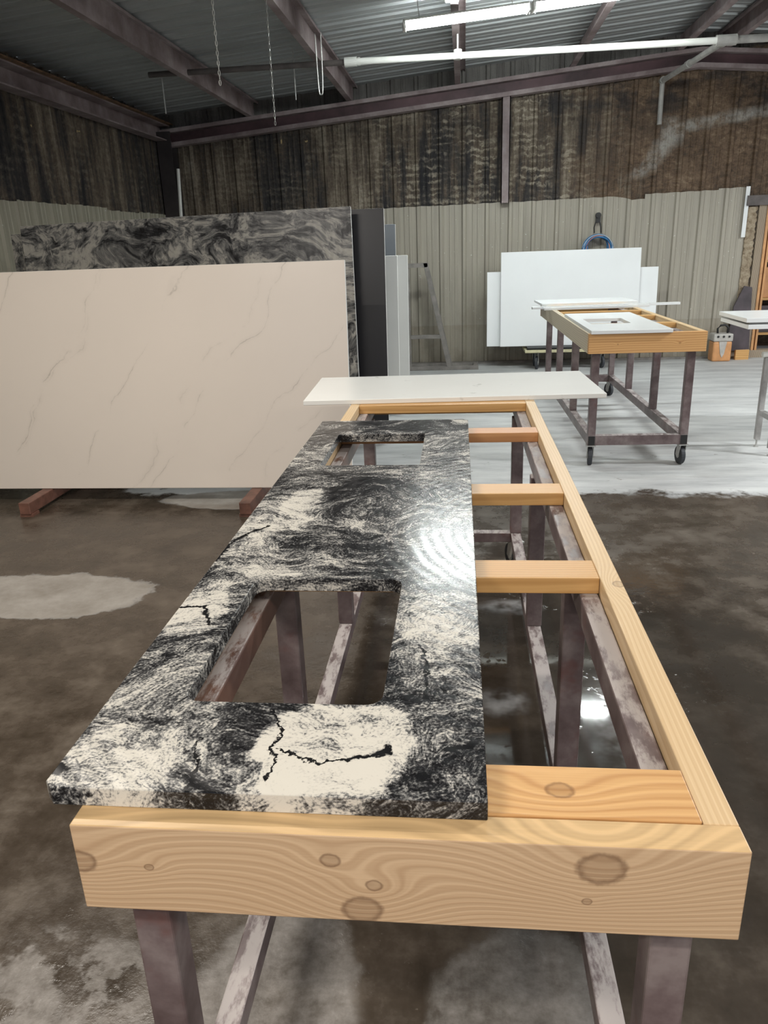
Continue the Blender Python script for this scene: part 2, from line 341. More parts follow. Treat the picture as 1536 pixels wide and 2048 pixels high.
def floor_mat():
    """concrete: dusty and dry at the back, soaked in front, with dry islands and a standing puddle"""
    t = NT('wet_concrete'); p = t.pos(); x, y, z = t.sep(p)
    n1 = t.noise(p, 1.4, 5, .65); n2 = t.noise(p, 4.5, 5, .68); n3 = t.noise(p, 26, 4, .7); n4 = t.noise(t.vm('ADD', p, (7, 3, 0)), 2.6, 4, .6)
    wob = t.math('ADD', t.math('MULTIPLY', t.math('SUBTRACT', n2, .5), .55), t.math('MULTIPLY', t.math('SUBTRACT', n1, .5), .5))
    yb = t.math('ADD', t.math('SUBTRACT', y, 4.88), wob)
    left = t.math('MULTIPLY', t.math('SUBTRACT', 1.0, t.sstep(x, -2.9, -2.2)), .5)     # the wet runs further back on the left
    dry = t.sstep(t.math('SUBTRACT', yb, left), -.05, .06)
    def blob(cx, cy, rx, ry, w=.35, soft=.12):
        dx = t.math('DIVIDE', t.math('SUBTRACT', x, cx), rx); dy = t.math('DIVIDE', t.math('SUBTRACT', y, cy), ry)
        d = t.math('SQRT', t.math('ADD', t.math('MULTIPLY', dx, dx), t.math('MULTIPLY', dy, dy)))
        d = t.math('ADD', d, t.math('MULTIPLY', wob, w * 2.6))
        return t.math('SUBTRACT', 1.0, t.sstep(d, 1 - soft, 1 + soft))
    isl = blob(-2.16, 3.27, .60, .26, .42, .05)
    f1 = blob(-.43, 1.18, .19, .30, .5, .10)
    f2 = blob(.12, 1.16, .20, .28, .5, .10)
    f3 = t.math('MULTIPLY', blob(-.98, 1.10, .27, .24, .8, .14), t.sstep(t.noise(t.vm('ADD', p, (1, 5, 0)), 8, 4, .65), .42, .54))
    fpt = t.math('MAXIMUM', t.math('MAXIMUM', f1, f2), f3)
    slabpatch = blob(-1.55, 4.78, .5, .2, .3, .06)
    damp_spots = t.math('MULTIPLY', t.sstep(n4, .64, .68), t.sstep(n3, .45, .6))
    dry = t.math('MAXIMUM', dry, t.math('MAXIMUM', isl, slabpatch))
    wet_c = t.ramp(n2, [(.3, (.036, .027, .019)), (.5, (.066, .051, .038)), (.68, (.118, .096, .075))])
    grit = t.sstep(n3, .64, .72)
    wet_c = t.mix(t.math('MULTIPLY', grit, t.math('MULTIPLY', t.sstep(n1, .45, .6), .5)), wet_c, (.22, .19, .16))
    fp_c = t.ramp(t.math('ADD', t.math('MULTIPLY', n3, .5), t.math('MULTIPLY', n2, .5)), [(.36, (.10, .085, .07)), (.62, (.30, .28, .26))])
    base = t.mix(t.math('MULTIPLY', fpt, .85), wet_c, fp_c)
    stk = t.noise(t.vm('MULTIPLY', p, (.7, 3.2, 1)), 2.0, 5, .65)
    dry_c = t.ramp(stk, [(.3, (.33, .335, .335)), (.5, (.47, .475, .47)), (.7, (.58, .585, .57))])
    spots = t.math('MULTIPLY', t.sstep(n2, .62, .68), t.math('SUBTRACT', 1.0, t.sstep(y, 5.6, 6.4)))
    dry_c = t.mix(t.math('MULTIPLY', t.math('MAXIMUM', t.math('MULTIPLY', damp_spots, .5), t.math('MULTIPLY', spots, .8))), dry_c, (.13, .115, .10)) if False else t.mix(t.math('MULTIPLY', spots, .75), dry_c, (.13, .115, .10))
    isl_c = t.ramp(n2, [(.35, (.22, .20, .175)), (.65, (.33, .31, .285))])
    dry_c = t.mix(t.math('MAXIMUM', isl, slabpatch), dry_c, isl_c)
    col = t.mix(dry, base, dry_c)
    pud = blob(.42, 2.5, .95, 1.3, .3, .35)
    pud = t.math('MULTIPLY', pud, t.math('SUBTRACT', 1.0, dry))
    col = t.mix(t.math('MULTIPLY', pud, .6), col, (.030, .025, .020))
    # pale slurry in the puddle, with blobs painted for the tubes' floor reflection
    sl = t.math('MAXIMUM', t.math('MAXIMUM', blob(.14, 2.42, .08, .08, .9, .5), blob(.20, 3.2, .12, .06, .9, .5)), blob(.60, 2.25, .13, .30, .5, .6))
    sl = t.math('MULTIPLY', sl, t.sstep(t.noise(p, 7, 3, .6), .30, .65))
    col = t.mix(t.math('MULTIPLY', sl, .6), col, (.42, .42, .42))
    r_wet = t.ramp(n2, [(.35, .16), (.65, .40)])
    rough = t.mix(pud, r_wet, (.055, .055, .055))
    rough = t.mix(t.math('MULTIPLY', fpt, .8), rough, (.5, .5, .5))
    rough = t.mix(dry, rough, (.62, .62, .62))
    hb = t.math('MULTIPLY', t.math('SUBTRACT', 1.0, pud), t.math('ADD', t.math('MULTIPLY', n3, .6), n2))
    hb = t.math('ADD', hb, t.math('MULTIPLY', t.math('MULTIPLY', t.sstep(n3, .55, .7), t.sstep(n4, .5, .6)), .25))
    return t.bsdf(col, rough, 0, t.bump(hb, .22, .01), t.math('ADD', .36, t.math('MULTIPLY', pud, .2)))
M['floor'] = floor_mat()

# ------------------------------------------------------------------ mesh helpers
class MB:
    def __init__(s): s.bm = bmesh.new()
    def box(s, x0, x1, y0, y1, z0, z1, rot=None, piv=None):
        vs = [s.bm.verts.new((x, y, z)) for x in (x0, x1) for y in (y0, y1) for z in (z0, z1)]
        for f in ((0, 1, 3, 2), (4, 6, 7, 5), (0, 4, 5, 1), (2, 3, 7, 6), (0, 2, 6, 4), (1, 5, 7, 3)):
            s.bm.faces.new([vs[i] for i in f])
        if rot is not None: bmesh.ops.rotate(s.bm, verts=vs, cent=piv or (0, 0, 0), matrix=rot)
        return s
    def prism(s, pts, axis, a, b):
        """polygon pts extruded along axis from a to b"""
        def V(p, t): return {'x': (t, p[0], p[1]), 'y': (p[0], t, p[1]), 'z': (p[0], p[1], t)}[axis]
        A = [s.bm.verts.new(V(p, a)) for p in pts]; B = [s.bm.verts.new(V(p, b)) for p in pts]
        s.bm.faces.new(A); s.bm.faces.new(B[::-1])
        for i in range(len(pts)):
            j = (i + 1) % len(pts); s.bm.faces.new((A[i], B[i], B[j], A[j]))
        return s
    def cyl(s, p0, p1, r, n=16, r2=None):
        p0, p1 = Vector(p0), Vector(p1); d = p1 - p0
        m = Matrix.Translation((p0 + p1) / 2) @ d.to_track_quat('Z', 'Y').to_matrix().to_4x4()
        bmesh.ops.create_cone(s.bm, cap_ends=True, segments=n, radius1=r, radius2=r if r2 is None else r2, depth=d.length, matrix=m)
        return s
    def tube(s, path, r, n=8, closed=False):
        P = [Vector(p) for p in path]; rings = []
        for i, p in enumerate(P):
            a = P[i - 1] if (i or closed) else p; b = P[(i + 1) % len(P)] if (closed or i < len(P) - 1) else p
            d = (b - a).normalized(); u = d.orthogonal().normalized() if abs(d.z) > .95 else d.cross(Vector((0, 0, 1))).normalized()
            w = d.cross(u)
            rings.append([s.bm.verts.new(p + (u * cos(2 * PI * k / n) + w * sin(2 * PI * k / n)) * r) for k in range(n)])
        m = len(rings)
        for i in range(m if closed else m - 1):
            A, B = rings[i], rings[(i + 1) % m]
            for k in range(n): s.bm.faces.new((A[k], A[(k + 1) % n], B[(k + 1) % n], B[k]))
        if not closed: s.bm.faces.new(rings[0][::-1]); s.bm.faces.new(rings[-1])
        return s
    def torus(s, c, R, r, mat=None, n=20, k=8):
        path = [Vector((R * cos(2 * PI * i / n), R * sin(2 * PI * i / n), 0)) for i in range(n)]
        if mat: path = [mat @ p for p in path]
        return s.tube([p + Vector(c) for p in path], r, k, True)
    def build(s, name, mat, parent=None, loc=None, bevel=0.0, smooth=False, center=False):
        bmesh.ops.recalc_face_normals(s.bm, faces=s.bm.faces)
        if center:
            xs = [v.co for v in s.bm.verts]
            c = Vector([(min(v[i] for v in xs) + max(v[i] for v in xs)) / 2 for i in range(3)])
            bmesh.ops.translate(s.bm, verts=s.bm.verts, vec=-c); loc = c
        me = bpy.data.meshes.new(name); s.bm.to_mesh(me); s.bm.free()
        if smooth:
            for p in me.polygons: p.use_smooth = True
        o = bpy.data.objects.new(name, me); C.objects.link(o)
        me.materials.append(mat)
        if loc is not None: o.location = loc
        if parent: o.parent = parent
        if bevel:
            b = o.modifiers.new('edge', 'BEVEL'); b.width = bevel; b.segments = 2; b.limit_method = 'ANGLE'; b.angle_limit = .8
        return o
def plate(outer, holes, z0, z1):
    """flat plate with through holes"""
    m = MB(); bm = m.bm; edges = []
    for loop in [outer] + list(holes):
        vs = [bm.verts.new((x, y, z0)) for x, y in loop]
        edges += [bm.edges.new((vs[i], vs[(i + 1) % len(vs)])) for i in range(len(vs))]
    bmesh.ops.triangle_fill(bm, use_beauty=True, use_dissolve=False, edges=edges)
    r = bmesh.ops.extrude_face_region(bm, geom=list(bm.faces))
    bmesh.ops.translate(bm, verts=[g for g in r['geom'] if isinstance(g, bmesh.types.BMVert)], vec=(0, 0, z1 - z0))
    return m
def rrect(x0, x1, y0, y1, r, n=6):
    pts = []
    for cx, cy, a0 in ((x1 - r, y1 - r, 0), (x0 + r, y1 - r, 90), (x0 + r, y0 + r, 180), (x1 - r, y0 + r, 270)):
        for k in range(n + 1):
            a = math.radians(a0 + 90 * k / n); pts.append((cx + r * cos(a), cy + r * sin(a)))
    return pts
def tag(o, label=None, cat=None, group=None, kind=None):
    if label: o['label'] = label
    if cat: o['category'] = cat
    if group: o['group'] = group
    if kind: o['kind'] = kind
    return o
def empty(name, loc=(0, 0, 0), rz=0):
    o = bpy.data.objects.new(name, None); C.objects.link(o); o.location = loc; o.rotation_euler = (0, 0, rz)
    o.empty_display_size = .1; return o
def copy_tree(o, parent=None):
    c = o.copy(); C.objects.link(c)
    if parent: c.parent = parent
    for ch in list(o.children): copy_tree(ch, c)
    return c

# ------------------------------------------------------------------ camera
cam = bpy.data.objects.new('Camera', bpy.data.cameras.new('Camera')); C.objects.link(cam)
bpy.context.scene.camera = cam
F = 1506.7
cam.data.sensor_fit = 'VERTICAL'; cam.data.sensor_height = 36; cam.data.lens = F * 36 / 2048
cam.data.clip_start = .02
pit, rol, yaw = map(math.radians, (19.37, -2.19, 6.45))
base = Matrix(((1, 0, 0), (0, 0, -1), (0, 1, 0)))
c, s = cos(yaw), sin(yaw); Rz = Matrix(((c, s, 0), (-s, c, 0), (0, 0, 1)))
c, s = cos(pit), sin(pit); Rp = Matrix(((1, 0, 0), (0, c, -s), (0, s, c)))
c, s = cos(rol), sin(rol); Rr = Matrix(((c, -s, 0), (s, c, 0), (0, 0, 1)))
Rw = Rr @ Rp @ base @ Rz
cm = Matrix((Rw[0], -Rw[1], -Rw[2])).transposed().to_4x4(); cm.translation = (0, 0, 1.6)
cam.matrix_world = cm

# ------------------------------------------------------------------ setting
YW = 10.9; XL = -4.08; XRIDGE = 2.85; SL = .083
def rz_(x):  # top of rafter / underside of purlins
    return 3.17 + SL * (x + 3.9) if x < XRIDGE else 3.17 + SL * (XRIDGE + 3.9) - SL * (x - XRIDGE)
PD = .185
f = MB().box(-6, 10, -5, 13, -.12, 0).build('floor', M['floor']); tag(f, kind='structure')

def corrugated(name, mat, fixed, u0, u1, z0, top, along='x', pitch=.305, depth=.03, inward=-1, parent=None, rise=.0, zseg=1):
    """ribbed sheet standing in the plane x or y = fixed; top: function of u"""
    prof = []
    k = math.floor(u0 / pitch) - 1
    while k * pitch < u1 + pitch:
        b = k * pitch
        for du, d in ((-.034, 0), (-.018, 1), (.018, 1), (.034, 0), (.105, 0), (.112, .22), (.128, .22), (.135, 0), (.172, 0), (.179, .22), (.195, .22), (.202, 0)):
            prof.append((b + du, d * depth))
        k += 1
    prof = [(u, d) for u, d in prof if u0 < u < u1]
    prof = [(u0, prof[0][1])] + prof + [(u1, prof[-1][1])]
    m = MB(); bm = m.bm; cols = []
    for u, d in prof:
        zt = top(u)
        co = []
        for th in (0, -.004):
            w = fixed + inward * (d + th)
            P = (lambda z: (u, w, z)) if along == 'x' else (lambda z: (w, u, z))
            co.append((bm.verts.new(P(z0)), bm.verts.new(P(zt))))
        cols.append(co)
    for a, b in zip(cols, cols[1:]):
        for i in (0, 1): bm.faces.new((a[i][0], b[i][0], b[i][1], a[i][1]))
        bm.faces.new((a[0][1], b[0][1], b[1][1], a[1][1])); bm.faces.new((a[0][0], b[0][0], b[1][0], a[1][0]))
    for e in (cols[0], cols[-1]): bm.faces.new((e[0][0], e[0][1], e[1][1], e[1][0]))
    return m.build(name, mat, parent)
roofz = lambda x: rz_(x) + PD + .01
wb = corrugated('wall_back', M['insul'], YW, XL, 9, 1.95, roofz); tag(wb, 'sooty torn insulation on the ribbed back wall above the tan sheets', kind='structure')
# lower back wall behind the liner (left of the doorway) and right of it
wl = corrugated('wall_left', M['insul'], XL, -5, YW, 0, lambda u: 3.36, 'y', inward=1); tag(wl, 'sooty insulation covered left wall', kind='structure')
wbl = MB().box(XL, 3.62, YW + .005, YW + .03, 0, 2.1).build('backing', M['insul'], wb)
wbr = MB().box(4.75, 9, YW, YW + .03, 0, 2.05).build('backing', M['insul'], wb)
wr = MB().box(8.9, 9, -5, YW, 0, 3.3).build('wall_right', M['insul']); tag(wr, kind='structure')

# liner sheets, back wall
pitch = .305
tops = {0: 2.065, 1: 2.07, 2: 2.075, 3: 2.085, 4: 2.09, 5: 2.095, 6: 2.105, 7: 2.125, 8: 2.15}
u = XL + .01; i = 0
while u < 3.6:
    u1 = min(u + .915, 3.62)
    t0 = tops[i]; dip = (i == 6)
    def topf(q, t0=t0, u=u, dip=dip):
        z = t0 + .012 * (q - u) + .004 * sin(q * 31)
        if dip and q - u > .55: z -= .05 * min(1, (q - u - .55) / .2)
        return z
    lo = .55 if i >= 5 else .02
    sh = corrugated('liner_sheet', M['liner'], YW - .036 - .002 * (i % 2), u, u1 + .01, .53 if True else lo, topf, depth=.024, parent=wb)
    u = u1; i += 1
cb = corrugated('curb_sheet', M['liner_base'], YW - .034, XL + .01, 3.56, .0, lambda q: .56, depth=.018, parent=wb)
fl = MB().box(XL + .05, 3.6, YW - .11, YW - .06, 0, .03).build('base_angle', M['rack'], wb)
# liner on the left wall
i = 0; u = -4.9
while u < YW - .1:
    u1 = min(u + .915, YW - .06)
    corrugated('liner_sheet', M['liner_left'], XL + .036 + .002 * (i % 2), u, u1 + .01, 0, (lambda q, i=i: 2.11 + .012 * ((i * 7) % 3) + .003 * sin(q * 27)), 'y', depth=.024, inward=1, parent=wl)
    u = u1; i += 1

# roof
def roof_half(name, x0, x1):
    m = MB(); bm = m.bm; prof = []; y = -5.0
    while y < YW + .25:
        for dy, d in ((0, 0), (.026, 1), (.062, 1), (.088, 0), (.19, 0), (.20, .16), (.205, .16), (.215, 0)):
            prof.append((y + dy, d * .038))
        y += .29
    rows = [[bm.verts.new((x, yy, roofz(x) + d)) for x in (x0, x1)] + [bm.verts.new((x, yy, roofz(x) + d + .004)) for x in (x0, x1)] for yy, d in prof]
    for a, b in zip(rows, rows[1:]):
        bm.faces.new((a[0], a[1], b[1], b[0])); bm.faces.new((a[2], b[2], b[3], a[3]))
        bm.faces.new((a[0], b[0], b[2], a[2])); bm.faces.new((a[1], a[3], b[3], b[1]))
    o = m.build(name, M['roof']); tag(o, kind='structure'); return o
roof_half('ceiling', -4.3, XRIDGE); roof_half('ceiling', XRIDGE, 9.1)

def zpurlin(x, y0, y1, flip=1):
    z0 = rz_(x); z1 = z0 + PD; w = .062; th = .006; k = flip
    pts = [(x - w * k, z0), (x + th * k, z0), (x + th * k, z1 - th), (x + w * k, z1 - th), (x + w * k, z1 - .025), (x + (w + th) * k, z1 - .025), (x + (w + th) * k, z1), (x, z1), (x, z0 + th), (x - w * k + th * k, z0 + th), (x - w * k + th * k, z0 + .02), (x - w * k, z0 + .02)]
    m = MB().prism(pts, 'y', y0, y1)
    return m
for j, x in enumerate((-2.75, -1.43, -.05, 1.36, 2.62, 3.12, 4.5, 5.9, 7.3)):
    o = zpurlin(x, -5, YW - .02, 1 if x < XRIDGE else -1).build('roof_purlin', M['frame_steel']); tag(o, kind='structure')
# eave strut on the left wall
pts = [(XL + .04, 3.02), (XL + .19, 3.02), (XL + .19, 3.035), (XL + .055, 3.035), (XL + .055, 3.205), (XL + .19, 3.205), (XL + .19, 3.22), (XL + .04, 3.22)]
o = MB().prism(pts, 'y', -5, YW - .1).build('eave_beam', M['frame_steel']); tag(o, kind='structure')
o = MB().box(XL + .05, XL + .24, -5, YW - .1, 3.222, 3.236).build('eave_edge', M['rust_edge'], o)
# end rafter, both slopes: channel with two flanges
def rafter(x0, x1):
    m = MB(); d = .215
    for (a, b, y0) in ((0, -.045, YW - .19), (-d, -d + .05, YW - .19)):
        vs = []
        for x in (x0, x1):
            for yy in (y0, YW - .05):
                for dz in (a, b): vs.append(m.bm.verts.new((x, yy, rz_(x) - .002 + dz)))
        for fc in ((0, 1, 3, 2), (4, 6, 7, 5), (0, 4, 5, 1), (2, 3, 7, 6), (0, 2, 6, 4), (1, 5, 7, 3)): m.bm.faces.new([vs[q] for q in fc])
    o = m.build('end_rafter', M['frame_steel']); tag(o, kind='structure'); m = MB()
    vs = []
    for x in (x0, x1):
        for yy in (YW - .075, YW - .055):
            for dz in (-.046, -d + .051): vs.append(m.bm.verts.new((x, yy, rz_(x) - .002 + dz)))
    for fc in ((0, 1, 3, 2), (4, 6, 7, 5), (0, 4, 5, 1), (2, 3, 7, 6), (0, 2, 6, 4), (1, 5, 7, 3)): m.bm.faces.new([vs[q] for q in fc])
    m.build('web', M['web'], o)
rafter(-4.02, XRIDGE); rafter(XRIDGE, 8.9)
m = MB().box(.475, .585, YW - .16, YW - .15, 2.085, rz_(.53) - .2).box(.475, .487, YW - .16, YW - .06, 2.085, rz_(.53) - .2).box(.573, .585, YW - .16, YW - .06, 2.085, rz_(.53) - .2)
tag(m.build('wall_post', M['frame_steel']), kind='structure')
m = MB().box(-4.03, -3.84, YW - .26, YW - .245, 0, 3.13).box(-4.03, -3.84, YW - .07, YW - .055, 0, 3.13).box(-3.945, -3.93, YW - .25, YW - .06, 0, 3.13)
tag(m.build('corner_column', M['dark_steel']), kind='structure')

# doorway at the right end of the back wall
tag(MB().box(3.60, 4.80, YW - .10, YW + .02, 1.93, 2.05).build('door_lintel', M['pipe_dark']), kind='structure')
n = 40; L_ = []; R_ = []
for i in range(n + 1):      # ragged insulation edge
    z = .55 + 1.37 * i / n; w = .012 * sin(i * 1.3) + .010 * sin(i * 3.1) + .006 * sin(i * 7.7)
    L_.append((3.628 + w * .3, z)); R_.append((3.752 + min(w, .01), z))
m = MB().prism(L_ + R_[::-1], 'y', YW - .055, YW + .01)
tag(m.build('torn_insulation', M['burlap'], bevel=.008), kind='structure')
dp = MB().box(3.765, 3.862, YW - .07, YW + .02, .1, 1.93).build('door_post', M['post_wood']); tag(dp, kind='structure')
MB().box(3.8625, 3.895, YW - .085, YW + .02, .1, 1.93).build('orange_edge', M['stud_orange'], dp)
MB().box(3.912, 3.938, YW - .085, YW + .02, .1, 1.93).build('orange_edge', M['stud_orange'], dp)
tag(MB().box(3.60, 4.8, YW - .09, YW + .05, 0, .1).build('door_sill', M['post_wood']), kind='structure')
tag(MB().box(3.3, 6, 12.0, 12.1, 0, 3.2).build('wall_outer', M['insul']), kind='structure')
# white torn flashing on the last tan sheet
MB().box(3.575, 3.625, YW - .075, YW - .068, 1.55, 2.16).build('white_flashing', M['white'], wb)
MB().box(3.60, 3.63, YW - .08, YW - .06, .1, .62).build('white_flashing', M['pvc'], wb)

# ------------------------------------------------------------------ work tables
def caster(parent, x, y, top, r=.062, rz=0.0):
    cs = empty('caster', (x, y, 0), rz); cs.parent = parent
    m = MB().box(-.035, .035, -.035, .035, top - .008, top)
    for sx in (-.022, .022):
        m.prism([(-.03, top - .008), (.03, top - .008), (.045, r), (.02, r - .015), (-.005, r)], 'x', sx - .002, sx + .002)
    m.build('fork', M['zinc'], cs)
    w = MB().cyl((-.016, .02, r), (.016, .02, r), r, 24); w.build('wheel', M['rubber'], cs, bevel=.005, smooth=False)
    MB().cyl((-.02, .02, r), (.02, .02, r), r * .35, 14).build('hub', M['zinc'], cs)
    return cs
def table(name, loc, rz, W, L, top, boards, mats, leg_y, lw, bx, front_h=.14, low=(.155, .205), th=.038, end_h=.14, lt=.05):
    r = empty(name, loc, rz); h = W / 2; zt = top
    MB().box(-h, h, 0, .045, zt - front_h, zt).build('front_board', mats['front'], r, center=False, bevel=.002).location = (0, 0, 0)
    for sx in (-1, 1):
        m = MB().box(-.0215, .0215, -(L - .09) / 2, (L - .09) / 2, -front_h / 2, front_h / 2)
        m.build('side_rail', mats['rail'] if sx > 0 else mats['rail_left'], r, loc=(sx * (h - .0215), L / 2, zt - front_h / 2), bevel=.002)
    MB().box(-h, h, L - .044, L, zt - end_h, zt).build('end_board', mats['end'], r, bevel=.002)
    for (y0, y1, mt) in boards:
        w = h - .0435
        m = MB().box(-w, w, -(y1 - y0) / 2, (y1 - y0) / 2, -.019, .019)
        m.build('cross_board', mt, r, loc=(0, (y0 + y1) / 2, zt - .0192), bevel=.002)
    zb = zt - .0386
    for sx in (-1, 1):
        x0, x1 = sorted((sx * bx, sx * (h - .0445)))
        MB().box(x0, x1, .05, L - .05, zb - .06, zb).build('top_beam', M['steel'] if sx > 0 else M['rusty'], r, bevel=.004)
        lx = sx * (bx + (h - .0445)) / 2
        for ly in leg_y:
            MB().box(lx - lw / 2, lx + lw / 2, ly - lw / 2, ly + lw / 2, low[1] if True else 0, zb - .061).build('leg', M['steel'], r, bevel=.004)
        m_ = MB().box(lx - lt / 2, lx + lt / 2, leg_y[0] - lw / 2, leg_y[-1] + lw / 2, low[0], low[1])
        lr = m_.build('lower_rail', M['steel'], r, bevel=.003)
        MB().box(lx - lt / 2 + .004, lx + lt / 2 - .004, leg_y[0] - lw / 2 - .0025, leg_y[0] - lw / 2 - .0005, low[0] + .004, low[1] - .004).build('tube_end_shade', M['blackpl'], lr)  # black sheet standing in for the shade inside the open tube
    lx = (bx + (h - .0445)) / 2
    for ly in (leg_y[0], leg_y[-1]):
        MB().box(-lx + lt / 2, lx - lt / 2, ly - lt / 2, ly + lt / 2, low[0], low[1]).build('end_rail', M['steel'], r, bevel=.003)
        for sx in (-1, 1): caster(r, sx * lx, ly, low[0], r=min(.068, low[0] * .44), rz=.12 * sx + .1 * ly)
    return r
mt = dict(front=M['front'], rail=M['rail'], rail_left=M['rail'], end=M['board'])
T1 = table('work_table', (-.0865, .751, 0), .0066, .86, 3.22, .90,
           [(.049, .150, M['board1']), (.790, .890, M['board']), (1.390, 1.488, M['board']), (2.150, 2.243, M['board_red']), (2.722, 2.812, M['board']), (3.06, 3.15, M['board'])],
           mt, (.075, .985, 1.90, 2.89), .056, .345)
tag(T1, 'long pine topped steel work table in the foreground carrying the veined granite top', 'work table', 'work tables')
mt2 = dict(front=M['orange_pine'], rail=M['rail'], rail_left=M['weathered'], end=M['board'])
T2 = table('work_table', (1.266, 5.48, 0), .015, .80, 3.05, .975,
           [(.62, .71, M['board']), (1.25, 1.34, M['board']), (1.75, 1.84, M['board']), (2.5, 2.59, M['board'])],
           mt2, (.10, 1.0, 1.93, 2.78), .056, .305, .137, (.158, .232), lt=.055)
tag(T2, 'far rolling work table with orange pine front board carrying a white top with cut-out', 'work table', 'work tables')

# granite vanity top
gx0, gx1, gy0, gy1 = -.4815, .1165, .036, 2.272
out = [(gx0 + .012, gy0), (gx1, gy0), (gx1, gy1 - .02), (gx1 - .02, gy1), (gx0, gy1), (gx0, gy0 + .012)]
g = plate(out, [rrect(-.358, -.040, .245, .712, .028), rrect(-.376, -.047, 1.605, 2.03, .006, 3)], 0, .0295).build('granite_countertop', M['granite'], bevel=.0015)
g.location = (-.0865, .751, .9005); g.rotation_euler = (0, 0, .0066)
tag(g, 'black and white veined granite vanity top with two sink cut-outs', 'countertop')
# white slab lying across the far end
w = MB().box(-.7115, .7115, -.335, .335, 0, .022).build('quartz_offcut', M['white_quartz'], loc=(-.067, 3.866, .9005), bevel=.002)
w.rotation_euler = (0, 0, .045)
tag(w, 'white quartz piece lying across the far end of the foreground table', 'slab piece')

# things on the far table
v = plate([(-.275, 0), (.275, 0), (.275, 1.37), (-.275, 1.37)], [rrect(-.20, .095, .47, .87, .02, 4)], 0, .024).build('vanity_top', M['white'], bevel=.0015)
v.location = (1.152, 5.455, .9756); v.rotation_euler = (0, 0, .012)
tag(v, 'white vanity top with one sink cut-out on the far table', 'countertop')
for (x0, x1, y, z, rz, lab) in ((.655, 2.07, 7.70, .9756, .075, 'long thin white strip reaching past the right side of the far table'),
                               (.755, 1.74, 7.57, .9756, .055, 'shorter white strip lying in front of the long strip on the far table')):
    o = MB().box(-(x1 - x0) / 2, (x1 - x0) / 2, -.03, .03, 0, .022).build('quartz_strip', M['white'], loc=((x0 + x1) / 2, y, z), bevel=.0015)
    o.rotation_euler = (0, 0, rz); tag(o, lab, 'stone strip', 'white strips on the far table')
bpy.data.objects['quartz_strip'].location.y = 7.73
o = MB().box(-.475, .475, -.29, .29, 0, .022).build('quartz_piece', M['white'], loc=(1.245, 8.33, .9756), bevel=.0015); o.rotation_euler = (0, 0, .05)
tag(o, 'wide white slab piece lying behind the two white strips on the far table', 'slab piece')

# ------------------------------------------------------------------ slab rack and slabs (left)
LEAN = math.radians(5.2)
def slab(name, x0, x1, yb, H, th, mat, label, z0=.1, lean=LEAN, bev=.003, ca='stone slab', group='stone slabs leaning in the rack'):
    m = MB().box(-(x1 - x0) / 2, (x1 - x0) / 2, 0, th, 0, H)
    o = m.build(name, mat, loc=((x0 + x1) / 2, yb, z0), bevel=bev); o.rotation_euler = (-lean, 0, 0)
    o.data.materials.append(M['raw_edge'])
    for p in o.data.polygons:
        if abs(p.normal.x) > .9 or p.normal.z > .9: p.material_index = 1
    tag(o, label, ca, group); return o
slab('quartz_slab', -3.95, -.735, 4.73, 1.44, .03, M['cream_quartz'], 'big cream quartz slab with thin grey veins, frontmost in the rack', bev=.004)
for o_ in (slab('granite_slab', -3.59, -.852, 6.10, 1.795, .03, M['granite_slab'], 'grey swirled granite slab rising behind the cream slab, beside the black slab'),
           slab('granite_slab', -3.73, -1.3, 6.185, 1.735, .03, M['granite_slab'], 'rear swirled granite slab, only a strip of its left end showing')): o_.rotation_euler.y = -.0153
slab('black_slab', -1.3, -.638, 6.28, 1.80, .03, M['black_slab'], 'plain black slab with a pale edge beside the swirled granite')
slab('white_slab', -2.6, -.634, 7.42, 1.425, .03, M['white2'], 'grey-white slab just right of the black slab, frontmost of its pair')
slab('white_slab', -2.6, -.541, 7.50, 1.425, .03, M['white2'], 'grey-white slab reaching furthest right, standing behind its twin')
slab('blue_slab', -2.6, -.672, 7.72, 1.715, .03, M['blue_slab'], 'blue-grey slab peeking up between the black slab and the tan wall')
def rack(loc, xs, y0, y1, py, hh, label):
    rk = empty('slab_rack', loc)
    for x in xs:
        MB().box(x - .037, x + .037, y0, y1, .02, .0985).build('foot_rail', M['rackred'], rk, bevel=.004)
        MB().box(x - .035, x + .035, py, py + .07, .099, hh, Matrix.Rotation(-LEAN, 3, 'X'), (x, py, .099)).build('post', M['rackred'], rk, bevel=.004)
        MB().box(x - .03, x + .03, y1 - .1, y1 - .05, .099, hh * .75, Matrix.Rotation(.36, 3, 'X'), (x, y1 - .07, .1)).build('brace', M['rackred'], rk, bevel=.004)
        for yy in (y0 + .05, y1 - .05): MB().box(x - .045, x + .045, yy - .04, yy + .04, 0, .02).build('pad', M['rackred'], rk)
    MB().box(min(xs) - .1, max(xs) + .1, py + .16, py + .21, hh - .16, hh - .1).build('cross_bar', M['rackred'], rk)
    tag(rk, label, 'rack', 'red steel slab racks'); return rk
rack((-2.1, 5.3, 0), (-.78, .71), -.88, .45, -.52, 1.35, 'red steel slab rack whose floor rails stick out under the cream slab')
rack((-1.9, 7.0, 0), (-.9, .9), -1.05, 1.75, .79, 1.62, 'red steel slab rack carrying the swirled granite, black and grey-white slabs')

